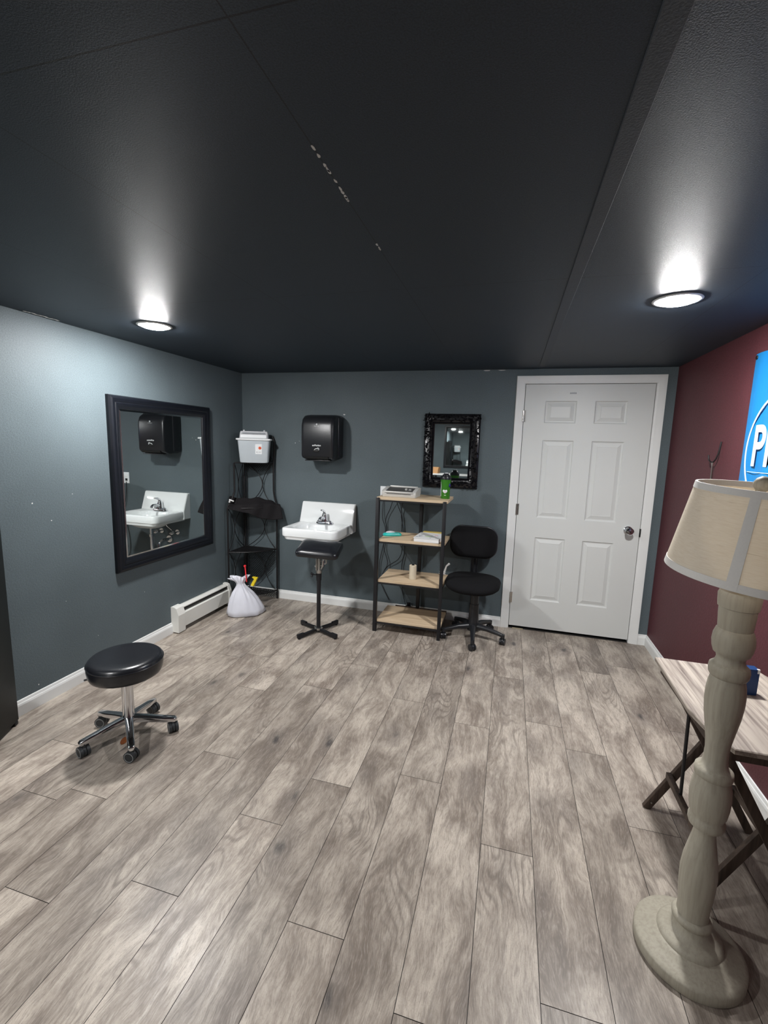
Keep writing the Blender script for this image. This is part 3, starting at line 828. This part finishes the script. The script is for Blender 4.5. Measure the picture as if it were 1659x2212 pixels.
# tumbler
tb = thing('tumbler', 'green tumbler with black lid standing on the top shelf board', 'cup', (2.030, -.300, 1.125))
obj('cup', B().lathe([(0, .001), (0, .033), (.004, .036), (.06, .036), (.12, .039), (.150, .0415), (.158, .0415), (.158, .001)], n=32), 'green', tb)
obj('lid', B().lathe([(.154, .043), (.172, .043), (.178, .040), (.182, .030), (.188, .028), (.194, .024), (.195, .002)], n=32).b2(-.018, .018, -.012, .012, .190, .203, .004), 'blackplastic', tb)
obj('lid_cap', B().box((.004, -.006, .204), (.026, .016, .005), None, .002), 'label', tb)
def on_cup(a, z, r=.0385): return Vector((r * sin(a), -r * cos(a), z))
hb = B()
for sx in (-1, 1): hb.sph(on_cup(.05 + sx * .22, .062), .010, (1, .45, 1.25), 10, 8, Matrix.Rotation(sx * .35, 4, 'Y'))
hb.sph(on_cup(.05, .052), .010, (.8, .45, .8), 10, 8)
stk = obj('sticker', hb, 'label', tb)
obj('sticker_print', B().sph(on_cup(.05, .058, .041), .005, (1, .3, 1), 8, 6), 'pink', stk)
obj('badge', B().sph(on_cup(1.15, .108, .037), .015, (.5, 1, 1.1), 12, 8), 'navy', tb)
obj('white_stripe', B().bar(on_cup(-1.05, .02, .0375), on_cup(-1.05, .135, .0395), .004, .002), 'label', tb, False)
obj('white_lettering', B().bar(on_cup(-.1, .030, .0370), on_cup(.28, .030, .0370), .0015, .004), 'label', tb, False)

# book / box on 3rd board
bk = thing('picture_book', 'thick white illustrated book on the shelf below the laminator', 'book', (1.925, -.340, .785), (0, 0, radians(-3)))
obj('pages', B().b2(-.100, .100, -.118, .122, .001, .030, .001), 'paper', bk, False)
obj('cover', B().b2(-.104, .102, -.121, .125, .030, .034, .001), 'label', bk, False)
pb = B(); rn = random.Random(12)
for k in range(26):
    x, y = rn.uniform(-.085, .085), rn.uniform(-.105, .02)
    pb.tube([(x, y, .0345), (x + rn.uniform(-.02, .02), y + rn.uniform(-.012, .012), .0345), (x + rn.uniform(-.02, .02), y + rn.uniform(-.016, .016), .0345)], .0014, 5)
obj('cover_lines', pb, 'dim', bk, False)
obj('cover_green_spot', B().sph((.0, -.03, .0338), .025, (1.3, .9, .05), 16, 6), simple('pale green print', (.45, .60, .35), .5), bk)
obj('cover_pink_spot', B().sph((.05, .03, .0338), .014, (1.2, .9, .08), 16, 6), 'pink', bk)
setp(obj('yellow_folder', B().b2(1.845, 2.02, -.212, -.150, .786, .822, .002), 'yfolder'), 'yellow folder lying behind the white book', 'folder')
# teal item
te = thing('teal_packet', 'teal packet with clear top on the middle shelf board', 'packet', (1.600, -.290, .785), (0, 0, radians(28)))
b = B(); b.loft([rr(0, 0, 0, .075, .028, .02), rr(0, 0, .010, .080, .032, .02), rr(0, 0, .022, .070, .026, .02), rr(0, 0, .026, .05, .012, .01)])
obj('packet', b, 'teal', te)
obj('blister', B().sph((-.015, .005, .026), .03, (1.4, .6, .45), 14, 8), 'clearlid', te)
# paper roll
rl = thing('paper_roll', 'upright cream paper roll on the second lowest shelf board', 'roll', (1.800, -.345, .446))
obj('roll_body', B().lathe([(0, .012), (0, .029), (.115, .029), (.117, .027), (.117, .012), (.110, .011), (.110, .001)], n=28), 'roll', rl)
obj('core_plug', B().lathe([(.108, .011), (.122, .011), (.126, .006), (.127, .001)], n=16), 'black', rl)
# tissue
b = B(); rn = random.Random(2)
def crumple(b, c, s, n=5):
    for k in range(n):
        p = [Vector(c) + Vector((rn.uniform(-s, s), rn.uniform(-s * .6, s * .6), rn.uniform(0, s))) for _ in range(4)]
        b.face(p[:3]); b.face(p[1:])
crumple(b, (2.015, -.145, .449), .032, 9)
for (a, c, d_, w_) in (((2.03, -.14, .46), (2.05, -.15, .53), (2.075, -.15, .555), .010),):
    b.tube([a, c, d_], [.010, .007, .010], 6)
ts = obj('crumpled_tissue', b, 'paper', None, False); ts.modifiers.new('thick', 'SOLIDIFY').thickness = .001
setp(ts, 'crumpled white tissue at the right end of the second lowest board', 'tissue')
# power adapters behind bottom board
pa = thing('power_adapter', 'black and white plugs lying behind the lowest shelf board', 'plug', (1.70, -.045, 0))
obj('black_block', B().box((.01, 0, .05), (.05, .03, .10), .3, .004).box((.012, -.002, .115), (.032, .02, .03), .5, .004), 'blackplastic', pa)
obj('white_plug', B().box((-.035, -.004, .045), (.026, .024, .09), -.2, .004), 'label', pa)
obj('white_plug', B().box((.045, -.004, .045), (.018, .020, .09), .2, .003), 'label', pa)

# outlet and cords on back wall
ol = thing('wall_outlet', 'white duplex outlet plate on back wall behind the laminator', 'outlet', (1.440, 0, 1.112))
obj('cover_plate', B().box((0, -.003, 0), (.072, .006, .116), None, .002), 'label', ol)
for dz in (-.02, .02): obj('socket', B().box((0, -.0062, dz), (.030, .002, .026), None, .0008), 'slot' if dz < 0 else 'paper', ol)
cdb = thing('cord_bundle', 'loose black power cords hanging down the wall behind the shelving unit', 'cords', (1.55, 0, 0))
def cord(pts, r=.0035):
    pts = [(x - 1.55, y, z) for x, y, z in pts]
    P_ = [Vector(p) for p in pts]; out = []
    for i in range(len(P_) - 1):
        a = P_[max(i - 1, 0)]; b_ = P_[i]; c = P_[i + 1]; d = P_[min(i + 2, len(P_) - 1)]
        for k in range(8):
            t = k / 8; out.append(.5 * ((2 * b_) + (c - a) * t + (2 * a - 5 * b_ + 4 * c - d) * t * t + (-a + 3 * b_ - 3 * c + d) * t ** 3))
    out.append(P_[-1])
    return obj('cord', B().tube(out, r, 7), 'blackplastic', cdb)
cord([(1.44, -.010, 1.07), (1.435, -.02, .98), (1.44, -.03, .88), (1.47, -.03, .78), (1.46, -.035, .62), (1.50, -.03, .48), (1.47, -.03, .40)])
cord([(1.55, -.06, 1.10), (1.51, -.03, .98), (1.47, -.025, .88), (1.475, -.02, .76), (1.44, -.02, .58), (1.42, -.02, .46), (1.43, -.02, .30), (1.52, -.02, .12)])
cord([(1.55, -.05, 1.10), (1.58, -.03, 1.00), (1.62, -.025, .90), (1.62, -.03, .80), (1.63, -.03, .62), (1.60, -.025, .52), (1.50, -.02, .44), (1.45, -.02, .36)])
cord([(1.66, -.08, 1.10), (1.62, -.04, 1.02), (1.61, -.025, .92), (1.63, -.025, .80), (1.65, -.02, .60), (1.63, -.02, .45), (1.64, -.02, .25), (1.68, -.03, .10)])

# ================================================================== CASTER
def caster_parts(parent, loc, ang, r, m_wheel='rubber', ring=True):
    """twin wheel caster"""
    ca = Matrix.Translation(loc) @ Matrix.Rotation(ang, 4, 'Z')
    b = B()
    for sy in (-1, 1): b.cyl((0, sy * r * .30, r), (0, sy * r * .82, r), r, n=24)
    b.sph((0, 0, r * 1.05), r * .98, (1, .6, 1), 16, 10)
    b.cyl((r * .35, 0, r * 1.4), (r * .35, 0, r * 2.5), r * .28, n=12)
    b.xf(ca)
    c = obj('caster', b, m_wheel, parent)
    if ring:
        for sy in (-1, 1):
            b = B().tube(arc((0, sy * r * .80, r), r * .80, 0, 2 * pi, 24, (1, 0, 0), (0, 0, 1))[:-1], r * .07, 6, True)
            b.xf(ca); obj('wheel_rim', b, 'greyring', c)

# ================================================================== OFFICE CHAIR
oc = thing('office_chair', 'black fabric armless office chair on casters between shelving unit and door', 'chair', (2.312, -.325, 0), (0, 0, radians(-2)))
for k in range(5):
    a_ = radians(-84 + 72 * k); c_, s_ = cos(a_), sin(a_)
    b = B().tube([(.02 * c_, .02 * s_, .105), (.12 * c_, .12 * s_, .100), (.22 * c_, .22 * s_, .080), (.245 * c_, .245 * s_, .072)], [.026, .021, .016, .015], 10)
    b.cyl((.245 * c_, .245 * s_, .055), (.245 * c_, .245 * s_, .085), .016, n=14)
    leg = obj('base_arm', b, 'blackplastic', oc)
    caster_parts(leg, (.245 * c_, .245 * s_, 0), a_ + .6 + k, .026, 'blackplastic', False)
obj('gas_column', B().cyl((0, 0, .07), (0, 0, .13), .045, n=20).cyl((0, 0, .13), (0, 0, .29), .041, .038, n=24).cyl((0, 0, .29), (0, 0, .40), .034, n=20), 'blackplastic', oc)
obj('tilt_mechanism', B().box((0, .02, .405), (.12, .20, .035), None, .008), 'blackplastic', oc)
b = B(); L = []
for z, i, r in ((.425, .05, .14), (.430, .02, .16), (.445, .004, .17), (.465, 0, .17), (.485, .008, .17), (.500, .03, .16), (.508, .07, .12), (.506, .12, .08), (.504, .18, .02)):
    L.append([(x, y, z_ + .012 * (x / .22) ** 2 - .02 * max(0, -y - .1) * 3 * (1 if z > .48 else .4)) for x, y, z_ in rr(-.020, -.02, z, .215 - i, .225 - i, r, 8)])
obj('seat', B().loft(L), 'fabric', oc, ang=70)
b = B(); L = []
for y, i, r in ((-.030, .07, .06), (-.034, .035, .08), (-.028, .012, .09), (-.010, 0, .09), (.012, .004, .09), (.024, .02, .08)):
    L.append([(x, y + .8 * x * x - .06 * ((z_ / .12)) * .12, z_) for x, z_, _ in rr(0, 0, 0, .190 - i, .128 - i, r, 8)])
b.loft(L).xf(T((-.055, .150, .762)) @ Matrix.Rotation(radians(-7), 4, 'X'))
obj('backrest', b, 'fabric', oc, ang=70)
b = B(); lp = [(x, .022 + .8 * x * x, z_) for x, z_, _ in rr(0, 0, 0, .190, .128, .09, 8)]
b.tube(lp, .008, 8, True).xf(T((-.055, .150, .762)) @ Matrix.Rotation(radians(-7), 4, 'X'))
obj('back_shell_rim', b, 'blackplastic', oc)
obj('spine_bar', B().tube([(-.01, .06, .41), (-.02, .20, .415), (-.035, .235, .45), (-.04, .225, .60), (-.045, .185, .76)], [.022, .022, .024, .024, .020], 10).box((-.04, .222, .60), (.058, .020, .26), None, .006), 'blackplastic', oc)

# ================================================================== ROUND STOOL
rs = thing('rolling_stool', 'round black vinyl stool with chrome five-star base near the left wall', 'stool', (.708, -2.175, 0))
obj('seat_cushion', B().lathe([(.352, .001), (.352, .150), (.358, .163), (.372, .169), (.395, .172), (.418, .172), (.434, .168), (.443, .158), (.447, .14), (.449, .10), (.448, .05), (.447, .001)], n=64), 'vinyl', rs, ang=50)
obj('seat_piping', B().tube([(.1725 * cos(2 * pi * k / 48), .1725 * sin(2 * pi * k / 48), .422) for k in range(48)], .0025, 6, True), 'vinyl', rs)
obj('seat_plate', B().cyl((0, 0, .34), (0, 0, .354), .05, n=24).cyl((0, 0, .322), (0, 0, .342), .035, n=24), 'black', rs)
obj('height_lever', B().tube([(-.03, -.02, .343), (-.13, -.075, .338), (-.165, -.095, .330)], .005, 8), 'black', rs)
obj('column', B().cyl((0, 0, .10), (0, 0, .325), .0275, n=28).cyl((0, 0, .085), (0, 0, .115), .033, n=28), 'chrome', rs)
for k in range(5):
    a_ = radians(-43 + 72 * k); c_, s_ = cos(a_), sin(a_); b = B()
    L = []
    for t, hw, hh, z in ((.018, .020, .019, .100), (.08, .0185, .017, .093), (.16, .0175, .0155, .079), (.218, .0165, .014, .071), (.228, .011, .009, .069)):
        L.append([(t * c_ - s_ * y, t * s_ + c_ * y, z + zz) for y, zz, _ in rr(0, 0, 0, hw, hh, .009, 4)])
    leg = obj('base_leg', b.loft(L), 'chrome', rs, ang=50)
    caster_parts(leg, (.208 * c_, .208 * s_, 0), a_ + (.9, 2.0, 1.3, .4, 1.7)[k], .0275)
b = B(); b.sph((.712, -2.215, .003), .03, (.55, 1.1, .06), 12, 6, Matrix.Rotation(.5, 4, 'Z'))
setp(obj('dry_leaf', b, 'leaf'), 'small reddish brown leaf on the floor under the round stool', 'leaf')

# ================================================================== FLOOR LAMP
fl = thing('floor_lamp', 'tall turned wood lamp with cream drum shade at the right edge', 'lamp', (3.148, -2.485, 0))
base = [(0, .001), (0, .146), (.004, .149), (.030, .149), (.036, .146), (.041, .137), (.046, .122), (.052, .105), (.058, .097), (.060, .088), (.068, .086), (.076, .078), (.080, .066), (.088, .054), (.100, .049), (.112, .047), (.116, .047), (.120, .053), (.130, .054), (.137, .050), (.141, .044)]
obj('base', B().lathe(base + [(.141, .001)], n=64), 'lampwood', fl, ang=60)
col = [(.140, .001), (.140, .042), (.165, .0415), (.20, .0445), (.24, .047), (.285, .0480), (.33, .044), (.37, .037), (.40, .0315), (.42, .0285), (.436, .0285), (.442, .033), (.446, .044), (.455, .047), (.466, .047), (.474, .043), (.480, .0425),
       (.490, .047), (.515, .0505), (.545, .0520), (.575, .0495), (.600, .0445), (.606, .044), (.608, .047), (.618, .0485), (.630, .047), (.636, .040), (.643, .033), (.660, .0300), (.690, .0290), (.72, .0315), (.76, .0375), (.80, .0440), (.84, .0475), (.87, .0475), (.895, .045), (.915, .0405),
       (.917, .044), (.924, .0475), (.936, .049), (.948, .0475), (.953, .042), (.957, .037), (.970, .0335), (.982, .036), (.986, .043), (1.000, .0475), (1.018, .0500), (1.038, .0485), (1.054, .0435), (1.058, .040), (1.062, .041), (1.10, .0435), (1.118, .044), (1.120, .0475), (1.135, .0490), (1.155, .050), (1.165, .046), (1.168, .001)]
obj('column', B().lathe(col, n=56), 'lampwood', fl, ang=50)
obj('rod', B().cyl((0, 0, 1.16), (0, 0, 1.25), .012, n=14).cyl((0, 0, 1.25), (0, 0, 1.30), .018, n=18).cyl((0, 0, 1.30), (0, 0, 1.445), .0025, n=8), 'brass', fl)
obj('finial', B().lathe([(1.440, .006), (1.447, .016), (1.456, .021), (1.466, .021), (1.476, .015), (1.482, .004)], (.012, -.004, 0), 20), 'lampwood', fl)
sh = thing('lamp_shade', None, None, (.047, -.015, 1.333), (radians(2.0), radians(2.5), 0)); sh.parent = fl
zt_, zb_, rt_, rb_ = .118, -.120, .190, .228
obj('shade_fabric', B().loft([[(r * cos(2 * pi * k / 72), r * sin(2 * pi * k / 72), z) for k in range(72)] for z, r in ((zb_, rb_), (zt_, rt_), (zt_, rt_ - .003), (zb_, rb_ - .003), (zb_, rb_))], False, False), 'shade', sh)
def band(z0, z1, e=.0012):
    f_ = lambda z: rb_ + (rt_ - rb_) * (z - zb_) / (zt_ - zb_)
    return B().loft([[(r * cos(2 * pi * k / 72), r * sin(2 * pi * k / 72), z) for k in range(72)] for z, r in ((z0, f_(z0) + e), (z1, f_(z1) + e), (z1, f_(z1) - .0045), (z0, f_(z0) - .0045), (z0, f_(z0) + e))], False, False)
obj('top_trim', band(zt_ - .016, zt_ + .001), 'shadetrim', sh)
obj('bottom_trim', band(zb_ - .001, zb_ + .018), 'shadetrim', sh)
a_ = math.atan2(CAMP[1] + 2.50, CAMP[0] - 3.195) - radians(14)
sv = B(); sv.loft([[((r + .002) * cos(a_ + d), (r + .002) * sin(a_ + d), z) for d, r in ((-.055, r0), (-.02, r0), (.02, r0), (.055, r0))] + [((r0 - .001) * cos(a_ + .055), (r0 - .001) * sin(a_ + .055), z), ((r0 - .001) * cos(a_ - .055), (r0 - .001) * sin(a_ - .055), z)] for z, r0 in ((zb_ + .002, rb_ - .001), (zt_ - .002, rt_ - .001))])
obj('seam_strip', sv, 'shadetrim', sh, False)
spd = B()
for k in range(3):
    t = .5 + 2 * pi * k / 3; spd.tube([(-.038, .012, .100), (.10 * cos(t), .10 * sin(t), .092), ((rt_ - .004) * cos(t), (rt_ - .004) * sin(t), zt_ - .004)], .0016, 6)
obj('spider_frame', spd, 'steel', sh)

# ================================================================== FOLDING TABLE
ft = thing('folding_table', 'low folding tray table with grey wood top beside the floor lamp', 'table', (3.375, -2.105, 0))
top = [(-.198, .305), (-.207, -.10), (-.186, -.225), (-.150, -.312), (.150, -.312), (.192, -.26), (.205, .22), (.178, .305)]
def inset(pl, s): return [(x * s, y * s) for x, y in pl]
b = B().loft([[(x, y, .642) for x, y in inset(top, .995)], [(x, y, .645) for x, y in top], [(x, y, .657) for x, y in top], [(x, y, .660) for x, y in inset(top, .99)]])
obj('table_top', b, 'tablewood', ft, False)
b = B().b2(-.185, -.165, -.27, .26, .612, .642).b2(.155, .175, -.27, .26, .612, .642).b2(-.16, .16, -.300, -.285, .615, .642).b2(-.16, .16, .27, .285, .615, .642)
obj('apron', b, 'legwood', ft, False)
for yy, nm in ((.225, 'back'), (-.235, 'front')):
    obj('leg', B().bar((-.188, yy, .0), (.15, yy, .64), .030, .018, (0, 1, 0), .002), 'legwood', ft)
    obj('leg', B().bar((.190, yy - .021, .0), (-.165, yy - .021, .64), .030, .018, (0, 1, 0), .002), 'legwood', ft)
    obj('pivot_bolt', B().cyl((.002, yy - .036, .34), (.002, yy + .014, .34), .007, n=12), 'steel', ft)
obj('stretcher', B().b2(-.128, -.108, -.235, .225, .160, .186, .002), 'legwood', ft)
obj('stretcher', B().b2(.112, .132, -.235, .225, .160, .186, .002), 'legwood', ft)
obj('brace_rod', B().tube([(-.150, .03, .615), (-.112, .10, .165)], .0065, 8).bar((-.165, .06, .64), (-.14, .02, .60), .03, .006), 'black', ft)
obj('foot_screw', B().cyl((-.172, .214, .035), (-.172, .211, .035), .0035, n=10), 'steel', ft)
bb = thing('blue_box', 'small dark blue box on the tray table behind the lamp', 'box', (3.415, -2.02, .66), (0, 0, .1))
obj('carton', B().b2(-.03, .03, -.018, .018, 0, .10, .001), 'blueb', bb, False)
obj('painted_highlight', B().b2(.022, .0305, -.0185, -.010, .085, .101, .0005), 'label', bb, False)  # white patch painted as a highlight on the carton's top corner

# ================================================================== BANNER
bn = thing('vinyl_banner', 'sky blue vinyl banner with white ring and letters on the maroon wall', 'banner', (W, -1.155, 2.035))
b = B(); nn = 24; Lp = []
for i in range(nn + 1):
    y = -i / nn * .62; wv = .006 + .004 * sin(i * .9)
    Lp.append((wv, y))
b.loft([[(-w_ - .0008, y, z) for w_, y in Lp] + [(-w_ + .0004, y, z) for w_, y in Lp[::-1]] for z in (0, -.30, -.60, -.95)])
obj('sheet', b, 'banner', bn, False)
obj('grommet', B().tube([(-.012, -.018 + .008 * cos(2 * pi * k / 16), -.018 + .008 * sin(2 * pi * k / 16)) for k in range(16)], .0025, 6, True).cyl((-.016, -.018, -.018), (-.002, -.018, -.018), .004), 'black', bn)
rc = (-.0110, -.312, -.480); rg = B()
pts = [Vector((rc[0], rc[1] + .268 * cos(2 * pi * k / 72), rc[2] + .268 * sin(2 * pi * k / 72))) for k in range(72)]
rg.loft([[p + Vector((dx, 0, 0)) + (p - Vector(rc)).normalized() * dr for p in pts] for dx, dr in ((0, -.006), (-.001, -.006), (-.001, .006), (0, .006), (0, -.006))], False, False)
obj('printed_ring', rg, 'bannerwhite', bn)
# matrix: text readable for a viewer looking towards +x  (text x axis -> world -y)
TM = Matrix(((0, 0, -1, 0), (-1, 0, 0, 0), (0, 1, 0, 0), (0, 0, 0, 1)))
text('printed_letters', 'PMU', .275, T((-.0114, -.318, -.462)) @ TM @ Matrix.Diagonal((.80, 1, 1, 1)), 'bannerwhite', bn, .0005, 'CENTER', True)
obj('printed_line', B().b2(-.0116, -.0108, -.50, -.08, -.580, -.577), 'bannerwhite', bn, False)

# hook on maroon wall
hk = thing('wall_hook', 'small dark wire hook with hanging ring on the maroon wall', 'hook', (W, -.855, 1.51))
obj('hook_wire', B().tube([(-.004, -.03, .10), (-.012, -.03, .03), (-.018, -.024, .0), (-.022, -.008, -.016), (-.024, .022, -.018), (-.028, .042, -.006), (-.03, .048, .022)], .0042, 8), 'blackiron', hk)
obj('hanging_wire', B().tube([(-.022, .0, -.02), (-.020, .008, -.06), (-.016, .014, -.17), (-.012, .020, -.06), (-.022, .012, -.02)], .0028, 6), 'steel', hk)

# ================================================================== PANEL AT LEFT EDGE
fs = thing('folding_screen', 'tall black panel screen standing at the left edge of the view', 'screen', (.045, -2.262, 0))
d = Vector((.075, -.145, 0)).normalized(); n_ = Vector((-d.y, d.x, 0))
def pan(p, q, name):
    u = (q - p).normalized()
    b = B().bar(p + Vector((0, 0, .86)) + u * 0, p + Vector((0, 0, .86)) + u * (q - p).length, 1.70, .022, (0, 0, 1))
    return obj(name, b, 'screen', fs)
def panel(p, q):
    u = (q - p); L_ = u.length; a_ = math.atan2(u.y, u.x)
    b = B().box((p + q) / 2 + Vector((0, 0, .88)), (L_, .022, 1.72), a_, .003)
    o = obj('panel', b, 'screen', fs)
    b = B().box(p + u * .06 + Vector((0, 0, .01)), (.03, .024, .02), a_, .003).box(p + u * .94 + Vector((0, 0, .01)), (.03, .024, .02), a_, .003)
    obj('foot', b, 'black', fs)
P0 = Vector((.012, -.008, 0)); P1 = P0 + d * .38; P2 = P1 + Vector((-.16, -.34, 0))
panel(P0, P1); panel(P1 + Vector((-.004, -.026, 0)), P2)

# ================================================================== REAR OF ROOM (seen only in the small mirror)
rm = thing('wall_mirror', 'black-framed mirror on the far rear wall, seen only by reflection', 'mirror', (1.42, YR, 1.55), (0, 0, pi / 2))
obj('frame', frame_loft(-.62, .62, -.55, .55, [(0, 0), (0, .03), (.03, .035), (.06, .02), (.06, 0)]), 'frame', rm)
obj('mirror_glass', B().b2(.002, .012, -.565, .565, -.495, .495), 'mirror', rm, False)
rt = thing('side_table', 'white side table below the rear mirror, seen only by reflection', 'table', (1.35, YR + .45, 0))
obj('table_top', B().b2(-.75, .75, -.25, .25, .83, .86, .004), 'paper', rt)
for sx in (-.7, .7):
    for sy in (-.2, .2): obj('leg', B().b2(sx - .02, sx + .02, sy - .02, sy + .02, 0, .83), 'black', rt)
pb = thing('paper_sack', 'open tan paper sack on the rear side table, seen only by reflection', 'bag', (.64, YR + .45, .86), (0, 0, .3))
obj('sack', B().loft([rr(0, 0, 0, .12, .07, .01), rr(0, 0, .10, .13, .075, .01), rr(.02, 0, .16, .12, .05, .01)]), 'tan', pb)
